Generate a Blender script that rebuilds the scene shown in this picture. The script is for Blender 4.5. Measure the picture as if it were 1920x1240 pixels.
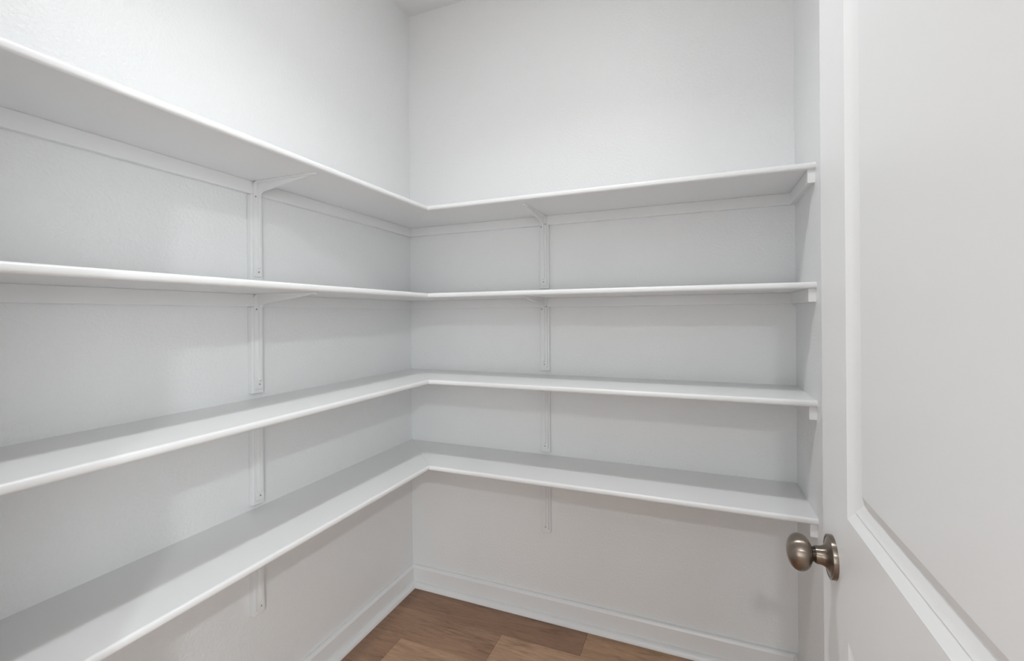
import bpy, bmesh, math, random
from mathutils import Vector, Matrix
S = bpy.context.scene
for o in list(bpy.data.objects): bpy.data.objects.remove(o)
COL = S.collection

# ---------------------------------------------------------------- camera
YAW, ROLL, F = 0.38699, 0.007666, 852.0
cam_d = bpy.data.cameras.new('camera'); cam = bpy.data.objects.new('camera', cam_d); COL.objects.link(cam)
cam_d.sensor_width = 36; cam_d.sensor_fit = 'HORIZONTAL'; cam_d.lens = F * 36 / 1920
cam_d.shift_y = -(620 - 591.34) / 1920
cam_d.clip_start = 0.01
look = Vector((-math.sin(YAW), math.cos(YAW), 0)); right0 = Vector((math.cos(YAW), math.sin(YAW), 0)); up0 = Vector((0, 0, 1))
right = right0 * math.cos(ROLL) - up0 * math.sin(ROLL); up = right0 * math.sin(ROLL) + up0 * math.cos(ROLL)
Mx = Matrix((right, up, -look)).transposed().to_4x4(); Mx.translation = Vector((1.2856, -1.8556, 1.2904))
cam.matrix_world = Mx
S.camera = cam

# ---------------------------------------------------------------- world, lights, exposure
w = bpy.data.worlds.new('world'); S.world = w; w.use_nodes = True
w.node_tree.nodes['Background'].inputs[0].default_value = (0.9, 0.95, 1, 1)
w.node_tree.nodes['Background'].inputs[1].default_value = 0.02
S.view_settings.view_transform = 'Standard'; S.view_settings.look = 'None'
S.view_settings.gamma = 1; S.view_settings.use_curve_mapping = False
S.view_settings.exposure = 0.0
def lamp(name, kind, loc, power, size, col=(1, 1, 1), size_y=None, spread=None, rot=(0, 0, 0)):
    d = bpy.data.lights.new(name, kind); d.energy = power; d.color = col
    if kind == 'POINT': d.shadow_soft_size = size
    else:
        d.shape = 'RECTANGLE' if size_y else 'DISK'; d.size = size
        if size_y: d.size_y = size_y
        if spread: d.spread = math.radians(spread)
    o = bpy.data.objects.new(name, d); o.location = loc; o.rotation_euler = rot; COL.objects.link(o)
R90 = math.pi / 2
WARM, COOL = (.972, .996, 1), (.918, .98, 1)
# ceiling fixture of the pantry: glowing globe plus its downward beam
lamp('pantry_ceiling_globe', 'POINT', (.90, -1.04, 2.63), 4.3, .05, WARM)
lamp('pantry_ceiling_beam', 'AREA', (.90, -1.04, 2.71), 2.2, .10, WARM)
lamp('pantry_ceiling_beam', 'AREA', (.90, -1.04, 2.70), 4.5, .10, WARM, spread=125)
# the room behind the camera: ceiling downlights and three added soft fill panels, no real windows
lamp('kitchen_downlight', 'AREA', (1.28, -3.75, 2.72), 25, .14, COOL)
lamp('kitchen_downlight', 'AREA', (2.80, -3.75, 2.72), 58, .14, COOL)
lamp('kitchen_downlight', 'AREA', (1.28, -2.90, 2.72), 2.5, .14, COOL)
lamp('kitchen_fill', 'AREA', (4.10, -4.20, 1.5), 74, 1.4, COOL, size_y=2.4, rot=(0, R90, 0))
lamp('kitchen_fill', 'AREA', (3.0, -6.05, 1.4), 46, 2.2, COOL, size_y=2.2, rot=(R90, 0, 0))
lamp('kitchen_fill', 'AREA', (-.8, -6.05, 1.4), 48, 2.2, COOL, size_y=2.2, rot=(R90, 0, 0))

# ---------------------------------------------------------------- materials
def mat(name, col, rough=.5, metal=0, spec=.5):
    m = bpy.data.materials.new(name); m.use_nodes = True; b = m.node_tree.nodes['Principled BSDF']
    b.inputs['Base Color'].default_value = (*col, 1); b.inputs['Roughness'].default_value = rough
    b.inputs['Metallic'].default_value = metal; b.inputs['Specular IOR Level'].default_value = spec
    return m, m.node_tree, b
def add(nt, t, **kw):
    n = nt.nodes.new(t)
    for k, v in kw.items(): setattr(n, k, v)
    return n
def bump_noise(nt, b, scale, dist, strength=1, detail=2, stretch=None):
    tc = add(nt, 'ShaderNodeTexCoord'); mp = add(nt, 'ShaderNodeMapping')
    if stretch: mp.inputs['Scale'].default_value = stretch
    n = add(nt, 'ShaderNodeTexNoise'); n.inputs['Scale'].default_value = scale; n.inputs['Detail'].default_value = detail
    bp = add(nt, 'ShaderNodeBump'); bp.inputs['Distance'].default_value = dist; bp.inputs['Strength'].default_value = strength
    nt.links.new(tc.outputs['Object'], mp.inputs[0]); nt.links.new(mp.outputs[0], n.inputs['Vector'])
    nt.links.new(n.outputs['Fac'], bp.inputs['Height']); nt.links.new(bp.outputs[0], b.inputs['Normal'])
WALLC = (.87, .872, .875)
M_wall, nt, b = mat('wall_paint', WALLC, .42, 0, .45); bump_noise(nt, b, 115, .0022, .8, 3)
M_ceil, nt, b = mat('ceiling_paint', WALLC, .6, 0, .3); bump_noise(nt, b, 75, .0012, .4, 3)
M_shelf, nt, b = mat('shelf_paint', (.87, .87, .872), .33, 0, .5); bump_noise(nt, b, 60, .0004, .3, 2, (1, 1, 1))
M_trim, nt, b = mat('trim_paint', (.87, .872, .877), .33, 0, .5); bump_noise(nt, b, 50, .0003, .3)
M_door, nt, b = mat('door_paint', (.86, .86, .862), .36, 0, .5); bump_noise(nt, b, 60, .0003, .3, 2)
M_brk, nt, b = mat('bracket_paint', (.86, .86, .86), .36, 0, .5); bump_noise(nt, b, 90, .0005, .3)
M_hole, _, _ = mat('screw_recess', (.09, .085, .08), .7)
M_scr, _, _ = mat('painted_screw', (.6, .6, .6), .4)
M_base, _, _ = mat('subfloor', (.12, .07, .045), .6)
# antique brushed nickel
def metal(name, axis='X', col=(.285, .242, .205), rough=.30):
    m, nt, b = mat(name, col, rough, 1)
    tc = add(nt, 'ShaderNodeTexCoord')
    n = add(nt, 'ShaderNodeTexNoise'); n.inputs['Scale'].default_value = 22; n.inputs['Detail'].default_value = 3
    nt.links.new(tc.outputs['Object'], n.inputs['Vector'])
    r = add(nt, 'ShaderNodeValToRGB'); r.color_ramp.elements[0].position = .3; r.color_ramp.elements[1].position = .7
    r.color_ramp.elements[0].color = (col[0] * .78, col[1] * .76, col[2] * .74, 1); r.color_ramp.elements[1].color = (col[0] * 1.15, col[1] * 1.15, col[2] * 1.15, 1)
    nt.links.new(n.outputs['Fac'], r.inputs[0]); nt.links.new(r.outputs[0], b.inputs['Base Color'])
    tg = add(nt, 'ShaderNodeTangent', direction_type='RADIAL', axis=axis)
    b.inputs['Anisotropic'].default_value = .93; b.inputs['Anisotropic Rotation'].default_value = .25; nt.links.new(tg.outputs[0], b.inputs['Tangent'])
    return m
M_met = metal('antique_nickel'); M_metd = metal('dark_nickel', col=(.11, .085, .07), rough=.35)
# wood planks
M_wood, nt, b = mat('laminate_wood', (.3, .17, .1), .42, 0, .45)
tc = add(nt, 'ShaderNodeTexCoord'); oi = add(nt, 'ShaderNodeObjectInfo')
off = add(nt, 'ShaderNodeVectorMath', operation='SCALE'); off.inputs[0].default_value = (7.3, 3.1, 5.7)
nt.links.new(oi.outputs['Random'], off.inputs['Scale'])
ad = add(nt, 'ShaderNodeVectorMath', operation='ADD'); nt.links.new(tc.outputs['Object'], ad.inputs[0]); nt.links.new(off.outputs[0], ad.inputs[1])
def wn(scale_v, scale, detail, dist=0, rough=.5):
    mp = add(nt, 'ShaderNodeMapping'); mp.inputs['Scale'].default_value = scale_v; nt.links.new(ad.outputs[0], mp.inputs[0])
    n = add(nt, 'ShaderNodeTexNoise'); n.inputs['Scale'].default_value = scale; n.inputs['Detail'].default_value = detail
    n.inputs['Distortion'].default_value = dist; n.inputs['Roughness'].default_value = rough; nt.links.new(mp.outputs[0], n.inputs['Vector']); return n
n1 = wn((1.5, 9, 1), 2.4, 5, 1.6); n2 = wn((6, 190, 1), 1.6, 4, .3, .65); n3 = wn((9, 55, 1), 1.8, 5, 1.3, .65)
def mathn(op, a, bb):
    m = add(nt, 'ShaderNodeMath', operation=op)
    for i, v in enumerate((a, bb)):
        if isinstance(v, (int, float)): m.inputs[i].default_value = v
        else: nt.links.new(v, m.inputs[i])
    return m.outputs[0]
s = mathn('ADD', mathn('MULTIPLY', n1.outputs['Fac'], .42), mathn('ADD', mathn('MULTIPLY', n2.outputs['Fac'], .26), mathn('MULTIPLY', n3.outputs['Fac'], .32)))
rp = add(nt, 'ShaderNodeValToRGB'); e = rp.color_ramp.elements
e[0].position = .36; e[0].color = (.50, .44, .40, 1); e[1].position = .62; e[1].color = (1.12, 1.12, 1.12, 1)
e2 = rp.color_ramp.elements.new(.47); e2.color = (.86, .84, .82, 1)
nt.links.new(s, rp.inputs[0])
mx = add(nt, 'ShaderNodeMix', data_type='RGBA', blend_type='MULTIPLY'); mx.inputs[0].default_value = 1
nt.links.new(rp.outputs[0], mx.inputs[6]); nt.links.new(oi.outputs['Color'], mx.inputs[7]); nt.links.new(mx.outputs[2], b.inputs['Base Color'])
bp = add(nt, 'ShaderNodeBump'); bp.inputs['Distance'].default_value = .0003; bp.inputs['Strength'].default_value = .5
nt.links.new(n2.outputs['Fac'], bp.inputs['Height']); nt.links.new(bp.outputs[0], b.inputs['Normal'])

# ---------------------------------------------------------------- helpers
def obj(name, bm, m, parent=None, smooth=False):
    bmesh.ops.recalc_face_normals(bm, faces=bm.faces)
    me = bpy.data.meshes.new(name); bm.to_mesh(me); bm.free(); me.materials.append(m)
    if smooth:
        me.polygons.foreach_set('use_smooth', [True] * len(me.polygons)); me.set_sharp_from_angle(angle=math.radians(40))
    o = bpy.data.objects.new(name, me); COL.objects.link(o)
    if parent: o.parent = parent
    return o
def tag(o, label, cat, group=None):
    o['label'] = label; o['category'] = cat
    if group: o['group'] = group
    return o
def struct(name, bm, m, smooth=False):
    o = obj(name, bm, m, None, smooth); o['kind'] = 'structure'; return o
def empty(name, loc, rz=0):
    o = bpy.data.objects.new(name, None); COL.objects.link(o); o.location = loc; o.rotation_euler = (0, 0, rz); o.empty_display_size = .05; return o
def box(bm, x0, x1, y0, y1, z0, z1, bev=0):
    t = bmesh.new(); vs = [t.verts.new((x, y, z)) for x in (x0, x1) for y in (y0, y1) for z in (z0, z1)]
    for f in ((0, 1, 3, 2), (4, 6, 7, 5), (0, 4, 5, 1), (2, 3, 7, 6), (0, 2, 6, 4), (1, 5, 7, 3)): t.faces.new([vs[i] for i in f])
    if bev: bmesh.ops.bevel(t, geom=t.edges[:], offset=bev, segments=2, affect='EDGES', profile=.5)
    me = bpy.data.meshes.new('tmp'); t.to_mesh(me); t.free(); bm.from_mesh(me); bpy.data.meshes.remove(me)
def sweep(prof, fa, fb):
    """prof = closed list of (a, z); fa / fb give the end points -> bmesh of a prism with mitred ends"""
    bm = bmesh.new(); A = [bm.verts.new(fa(a, z)) for a, z in prof]; B = [bm.verts.new(fb(a, z)) for a, z in prof]
    n = len(prof)
    for i in range(n): bm.faces.new((A[i], A[(i + 1) % n], B[(i + 1) % n], B[i]))
    bm.faces.new(A); bm.faces.new(B[::-1]); return bm
def lathe(bm, prof, seg=64):
    """profile (x along axis, r) revolved about local X"""
    rings = []
    for x, r in prof:
        if r < 1e-6: rings.append([bm.verts.new((x, 0, 0))])
        else: rings.append([bm.verts.new((x, r * math.cos(2 * math.pi * k / seg), r * math.sin(2 * math.pi * k / seg))) for k in range(seg)])
    for R0, R1 in zip(rings, rings[1:]):
        for k in range(seg):
            k2 = (k + 1) % seg
            if len(R0) == 1: bm.faces.new((R0[0], R1[k], R1[k2]))
            elif len(R1) == 1: bm.faces.new((R0[k], R1[0], R0[k2]))
            else: bm.faces.new((R0[k], R1[k], R1[k2], R0[k2]))

# ---------------------------------------------------------------- room
W, H = 1.6066, 2.74
FY, TH = -1.770, .115            # inner face of the doorway wall, its thickness
T = .1
def wallbox(name, *a, m=M_wall):
    bm = bmesh.new(); box(bm, *a); return struct(name, bm, m)
wallbox('wall_left', -T, 0, FY - TH, 0, 0, H)
wallbox('wall_back', -T, W + T, 0, T, 0, H)
wallbox('wall_right', W, W + T, FY - TH, 0, 0, H)
DX0, DX1, DH = .700, 1.524, 2.045
bm = bmesh.new()
box(bm, -2.4, DX0, FY - TH, FY, 0, H); box(bm, DX1, 4.2, FY - TH, FY, 0, H); box(bm, DX0, DX1, FY - TH, FY, DH, H)
struct('wall_front', bm, M_wall)
wallbox('ceiling', -2.4, 4.2, -6.1, T, H, H + .1, m=M_ceil)
# kitchen beyond the doorway
bm = bmesh.new()
box(bm, -2.5, -2.4, -6.1, FY, 0, H); box(bm, 4.2, 4.3, -6.1, FY, 0, H); box(bm, -2.4, 4.2, -6.2, -6.1, 0, H)
struct('wall_kitchen', bm, M_wall)
# floor with planks
fl = wallbox('floor', -2.4, 4.2, -6.1, T, -.06, -.008, m=M_base)
random.seed(5)
tones = {'dark': (.275, .158, .098), 'mid': (.335, .200, .128), 'light': (.455, .290, .186), 'gold': (.40, .245, .148)}
PW = .1675; y_top = -.006
joints = {0: [(-.01, .866, 'dark'), (.866, 1.60, 'gold')],
          1: [(-.01, .545, 'mid'), (.545, 1.60, 'light')],
          2: [(-.01, .178, 'mid'), (.178, 1.38, 'light'), (1.38, 1.60, 'gold')]}
cache = {}
for r in range(12):
    yt = y_top - r * PW; yb = max(yt - PW, FY - TH)
    if r not in joints:
        x = -.01; row = []; first = random.uniform(.25, 1.1)
        while x < 1.6:
            x2 = min(x + (first if x < 0 else 1.2), 1.60)
            if 1.60 - x2 < .12: x2 = 1.60
            row.append((x, x2, random.choice(list(tones)))); x = x2
        joints[r] = row
    for x0, x1, tn in joints[r]:
        x0 = max(x0, .002); L = round(x1 - x0, 3); D = round(yt - yb, 3)
        bm = bmesh.new(); box(bm, .0003, L - .0003, -D + .0003, -.0003, -.008, 0)
        bmesh.ops.bevel(bm, geom=[e for e in bm.edges if all(v.co.z > -.001 for v in e.verts)], offset=.0006, segments=1, affect='EDGES')
        p = obj('plank', bm, M_wood, fl); p.location = (x0, yt, 0)
        c = tones[tn]; k = random.uniform(.96, 1.04); p.color = (c[0] * k, c[1] * k, c[2] * k, 1)
# kitchen floor planks are out of sight: a plain board surface in the same wood
bm = bmesh.new(); box(bm, -2.39, 4.19, -6.09, FY - TH - .002, -.008, 0)
p = obj('floor_boards', bm, M_wood, fl); p.color = (.33, .2, .135, 1)

# baseboards: board and shoe moulding in one moulded profile each
BT, BH, SH = .016, .093, .021
bprof = [(0, 0), (BT + .002, 0), (BT + .002, BH - .010), (BT - .003, BH - .003), (BT - .007, BH), (0, BH)]
sprof = [(0, 0), (SH, 0)] + [(SH * math.cos(t), SH * math.sin(t) * 1.05) for t in [math.radians(x) for x in (15, 35, 55, 75, 90)]]
sprof = [(a + BT + .002, z) for a, z in sprof]
ys = FY
def runs(prof, tag_):
    if tag_ == 'left': return sweep(prof, lambda a, z: (a, ys, z), lambda a, z: (a, -a, z))
    if tag_ == 'back': return sweep(prof, lambda a, z: (a, -a, z), lambda a, z: (W - a, -a, z))
    return sweep(prof, lambda a, z: (W - a, ys, z), lambda a, z: (W - a, -a, z))
for side in ('left', 'back', 'right'):
    o = struct('baseboard_' + side, runs(bprof, side), M_trim)
    obj('shoe_moulding', runs(sprof, side), M_trim, o, True)
# door jamb lining and casing round the doorway
bm = bmesh.new(); J = .018
box(bm, DX0 - .002, DX0 + J, FY - TH - .004, FY + .004, 0, DH); box(bm, DX1 - .004, DX1 + .012, FY - TH - .004, FY + .004, 0, DH)
box(bm, DX0, DX1, FY - TH - .004, FY + .004, DH - J, DH + .002)
jm = struct('trim_1', bm, M_trim)
bm = bmesh.new(); box(bm, DX0 - .06, DX0 + .004, FY, FY + .014, 0, DH + .06, .003); box(bm, DX0 - .06, DX1 + .05, FY, FY + .0135, DH - .004, DH + .0598, .003)
obj('casing', bm, M_trim, jm)

# ---------------------------------------------------------------- shelves
DL, DR, ST = .2928, .3054, .0192
ZS = [1.7293, 1.3811, 1.0359, .6927]          # tops
names = ['topmost of the four white L-shaped shelves, seen from below, plain wall above it',
         'second white L-shaped shelf from the top, seen edge-on at eye level',
         'third white L-shaped shelf from the top, its upper face seen as a narrow strip',
         'lowest of the four white L-shaped shelves, just above the height of the door knob']
CT, CH = .019, .0388
def nosed(D, zt):
    r = .0068; pts = [(0, zt), (0, zt - ST), (D - r, zt - ST)]
    for k in range(1, 6): t = math.radians(-90 + 15 * k); pts.append((D - r + r * math.cos(t), zt - ST + r + r * math.sin(t)))
    pts.append((D, zt - ST / 2))
    for k in range(1, 6): t = math.radians(15 * k); pts.append((D - r + r * math.cos(t), zt - r + r * math.sin(t)))
    pts.append((D - r, zt)); return pts
BLY, BRX = -.8446, .6855                      # bracket centre lines
def shelf(i):
    zt = ZS[i]; t = empty('corner_shelf', (0, 0, zt - ST))
    tag(t, names[i], 'shelf', 'white L-shaped shelves around the pantry corner')
    def loc(a, z): return z - (zt - ST)
    k = DR / DL
    obj('board', sweep(nosed(DL, ST), lambda a, z: (a, FY, z), lambda a, z: (a, -a * k - .0002, z)), M_shelf, t, True)
    obj('board', sweep(nosed(DR, ST), lambda a, z: (a / k + .0002, -a, z), lambda a, z: (W, -a, z)), M_shelf, t, True)
    cp = [(0, 0), (CT - .001, 0), (CT, -.001), (CT, -CH + .0015), (CT - .0015, -CH), (0, -CH)]
    obj('cleat', sweep(cp, lambda a, z: (a, FY, z), lambda a, z: (a, -a, z)), M_shelf, t)
    obj('cleat', sweep(cp, lambda a, z: (a, -a, z), lambda a, z: (W - a, -a, z)), M_shelf, t)
    obj('cleat', sweep(cp, lambda a, z: (W - a, -DR + .010, z), lambda a, z: (W - a, -a, z)), M_shelf, t)
    return t
for i in range(4): shelf(i)

# ---------------------------------------------------------------- brackets (local: +X away from wall, Z=0 shelf underside)
A0 = CT                                       # steel starts in front of the cleat
LEN = .294; ARM = .262
def flat_strip(path, widths, th):
    """path (x,z) of outer line; inner line offset by th; widths = half widths"""
    bm = bmesh.new(); rows = []
    n = len(path)
    for i, (x, z) in enumerate(path):
        a = Vector(path[max(i - 1, 0)]); c = Vector(path[min(i + 1, n - 1)]); d = (c - a).normalized(); nrm = Vector((d.y, -d.x))
        p = Vector((x, z)); q = p + nrm * th; h = widths[i]; e = min(.001, h * .3)
        rows.append([bm.verts.new((p.x, -h, p.y)), bm.verts.new((p.x, h, p.y)), bm.verts.new((q.x, h - e, q.y)), bm.verts.new((q.x, -h + e, q.y))])
    for r0, r1 in zip(rows, rows[1:]):
        for k in range(4): bm.faces.new((r0[k], r0[(k + 1) % 4], r1[(k + 1) % 4], r1[k]))
    bm.faces.new(rows[0]); bm.faces.new(rows[-1][::-1]); return bm
def make_bracket():
    t = empty('shelf_bracket', (0, 0, 0))
    bm = bmesh.new(); box(bm, 0, CT - .0005, -.0200, .0200, -LEN - .014, -CH - .0003, .0022); obj('backing_strip', bm, M_brk, t)
    R = .015; th = .0060; hw = .0135
    path = [(A0, -LEN), (A0, -LEN + .004), (A0, -.12), (A0, -R)] + [(A0 + R - R * math.cos(math.radians(q)), -R + R * math.sin(math.radians(q)) - .0004) for q in (22, 45, 67, 90)]
    obj('vertical_leg', flat_strip(path, [hw - .003] + [hw] * 7, th), M_brk, t, True)
    path = [(A0 + R, -.0004), (A0 + .05, -.0004), (A0 + .12, -.0004), (ARM - .012, -.0004), (ARM - .003, -.0004), (ARM, -.0004)]
    obj('arm', flat_strip(path, [hw, .0130, .0110, .0085, .007, .004], th * .8), M_brk, t, True)
    # rib: web under the arm, curving into the ridge of the leg
    x1 = A0 + th - .001; rd = .0085
    low = [(x1 + rd, -LEN + .028), (x1 + rd, -.12), (x1 + rd + .0005, -.052)]
    for q in (20, 40, 60, 80): low.append((x1 + rd + .018 - .018 * math.cos(math.radians(q)), -.048 + .018 * math.sin(math.radians(q))))
    low += [(x1 + .06, -.0255), (ARM - .10, -.0170), (ARM - .03, -.0075), (ARM - .012, -.0045)]
    topl = [(ARM - .012, -.0025), (x1 + .012, -.0025), (x1 + .004, -.006), (x1, -.02), (x1, -LEN + .022)]
    prof = low + topl
    bm = bmesh.new(); hb = .0036
    A = [bm.verts.new((x, -hb, z)) for x, z in prof]; B = [bm.verts.new((x, hb, z)) for x, z in prof]; n = len(prof)
    for i in range(n): bm.faces.new((A[i], A[(i + 1) % n], B[(i + 1) % n], B[i]))
    bm.faces.new(A); bm.faces.new(B[::-1])
    obj('rib', bm, M_brk, t)
    for yy, zz in ((-.0092, -.047), (.0092, -.036), (0, -LEN + .014)):
        bm = bmesh.new(); lathe(bm, [(-.001, 0), (-.001, .0032), (.0008, .0032), (.0016, .0022), (.0011, .0014), (.0004, 0)], 12)
        sc = obj('screw', bm, M_scr, t, True); sc.location = (A0 + th, yy, zz)
        bm = bmesh.new(); lathe(bm, [(.0006, 0), (.0006, .0015), (.0014, .0015), (.0014, 0)], 8)
        obj('screw_recess', bm, M_hole, sc)
    return t
def copy_tree(o, parent=None):
    c = o.copy(); COL.objects.link(c); c.parent = parent
    for ch in list(o.children): copy_tree(ch, c)
    return c
proto = make_bracket(); first = True
ordn = ['topmost', 'second', 'third', 'lowest']
for side in ('left', 'back'):
    for i in range(4):
        b_ = proto if first else copy_tree(proto); first = False
        zb = ZS[i] - ST
        if side == 'left': b_.location = (0, BLY, zb); b_.rotation_euler = (0, 0, 0)
        else: b_.location = (BRX, 0, zb); b_.rotation_euler = (0, 0, -math.pi / 2)
        what = {'topmost': 'under the topmost shelf', 'second': 'under the second shelf from the top', 'third': 'under the third shelf from the top', 'lowest': 'under the lowest shelf'}[ordn[i]]
        tag(b_, 'white painted shelf bracket on the %s wall %s' % ('left' if side == 'left' else 'back', what), 'bracket', 'white shelf brackets on the left and back walls')

# ---------------------------------------------------------------- door, opened at a right angle into the pantry
XD, DT = 1.4797, .035
YE, YH = -.9500, FY + .004                    # free edge, hinge edge
Z0, Z1 = .010, 2.030
door = empty('door_1', (XD + DT, YH, 0)); door['kind'] = 'structure'
PX, PY, PZ = XD + DT, YH, 0
MI = [(YE - .1340, YH + .1340, .9995, Z1 - .134), (YE - .1340, YH + .1340, .24, .8244)]
def L3(x, y, z): return (x - PX, y - PY, z - PZ)
bm = bmesh.new()
# slab with two openings on the front face
ysn = [YE, MI[0][0], MI[0][1], YH]; zsn = [Z0, MI[1][2], MI[1][3], MI[0][2], MI[0][3], Z1]
for x in (XD, XD + DT):
    g = [[bm.verts.new(L3(x, y, z)) for z in zsn] for y in ysn]
    for i in range(3):
        for j in range(5):
            if i == 1 and j in (1, 3): continue
            bm.faces.new((g[i][j], g[i + 1][j], g[i + 1][j + 1], g[i][j + 1]))
bm.verts.ensure_lookup_table()
def q4(*p): bm.faces.new([bm.verts.new(L3(*c)) for c in p])
for y in (YE, YH): q4((XD, y, Z0), (XD + DT, y, Z0), (XD + DT, y, Z1), (XD, y, Z1))
for z in (Z0, Z1): q4((XD, YE, z), (XD + DT, YE, z), (XD + DT, YH, z), (XD, YH, z))
bmesh.ops.remove_doubles(bm, verts=bm.verts, dist=1e-5)
obj('door_frame', bm, M_door, door)
ring = [(0, 0), (.0010, .0005), (.0152, .0062), (.0166, .0050), (.0328, .0106), (.0340, .0106), (.0490, .0038), (.0505, .0034)]
for (ya, yb, za, zb) in MI:
    bm = bmesh.new()
    for sgn, xf in ((1, XD), (-1, XD + DT)):
        prev = None
        for s_, dp in ring:
            x = xf + sgn * dp
            cur = [bm.verts.new(L3(x, y, z)) for y, z in ((ya - s_, za + s_), (yb + s_, za + s_), (yb + s_, zb - s_), (ya - s_, zb - s_))]
            if prev:
                for k in range(4): bm.faces.new((prev[k], prev[(k + 1) % 4], cur[(k + 1) % 4], cur[k]))
            prev = cur
        bm.faces.new(prev)
    obj('door_panel', bm, M_door, door)
# knob: axis local X pointing away from the door (towards -X world)
KY, KZ = -1.0110, .9090
kn = empty('door_knob', (XD - PX, KY - PY, KZ)); kn.parent = door; kn.rotation_euler = (0, 0, math.pi)
kn['label'] = 'brushed antique nickel door knob'
bm = bmesh.new()
lathe(bm, [(-.0005, .0325), (0, .0328), (.0060, .0328), (.0066, .0324), (.0067, .0300), (.0058, .0294), (.0058, .0286), (.0066, .0278), (.0074, .0250), (.0086, .0215), (.0104, .0180), (.0126, .0156), (.0152, .0143), (.0180, .0137), (.0235, .0134), (.0246, .0129), (.0248, .0100)], 96)
obj('rosette', bm, M_met, kn, True)
bm = bmesh.new(); lathe(bm, [(.0235, .0095), (.0250, .0100), (.0250, .0120), (.0262, .0120), (.0262, .0100), (.0276, .0100), (.0276, .0112), (.0286, .0112), (.0286, .008), (.031, .008)], 64)
obj('knob_neck', bm, M_metd, kn, True)
prof = []
cx, ax_, rr = .0457, .0176, .0280
for k in range(0, 33):
    t = math.pi * k / 32; c = math.cos(t); s_ = math.sin(t)
    x = cx - ax_ * (abs(c) ** .9) * (1 if c > 0 else -1) ; prof.append((x, rr * (s_ ** .88) if s_ > 1e-6 else 0))
prof = [(.0288, .0090), (.0293, .0120)] + [p for p in prof if p[0] > .0301]
bm = bmesh.new(); lathe(bm, prof, 96)
obj('knob_grip', bm, M_met, kn, True)
bm = bmesh.new(); lathe(bm, [(0, 0), (0, .0010), (.0003, .0010), (.0003, 0)], 10)
o = obj('set_screw_hole', bm, M_hole, kn); o.location = (.0040, .0328 * math.cos(2.2), -.0328 * abs(math.sin(2.2)) * .55)
o.location = (.0035, -.0328 * math.cos(math.radians(-35)) * -1, -.0328 * math.sin(math.radians(35))); o.rotation_euler = (0, math.radians(35), 0)
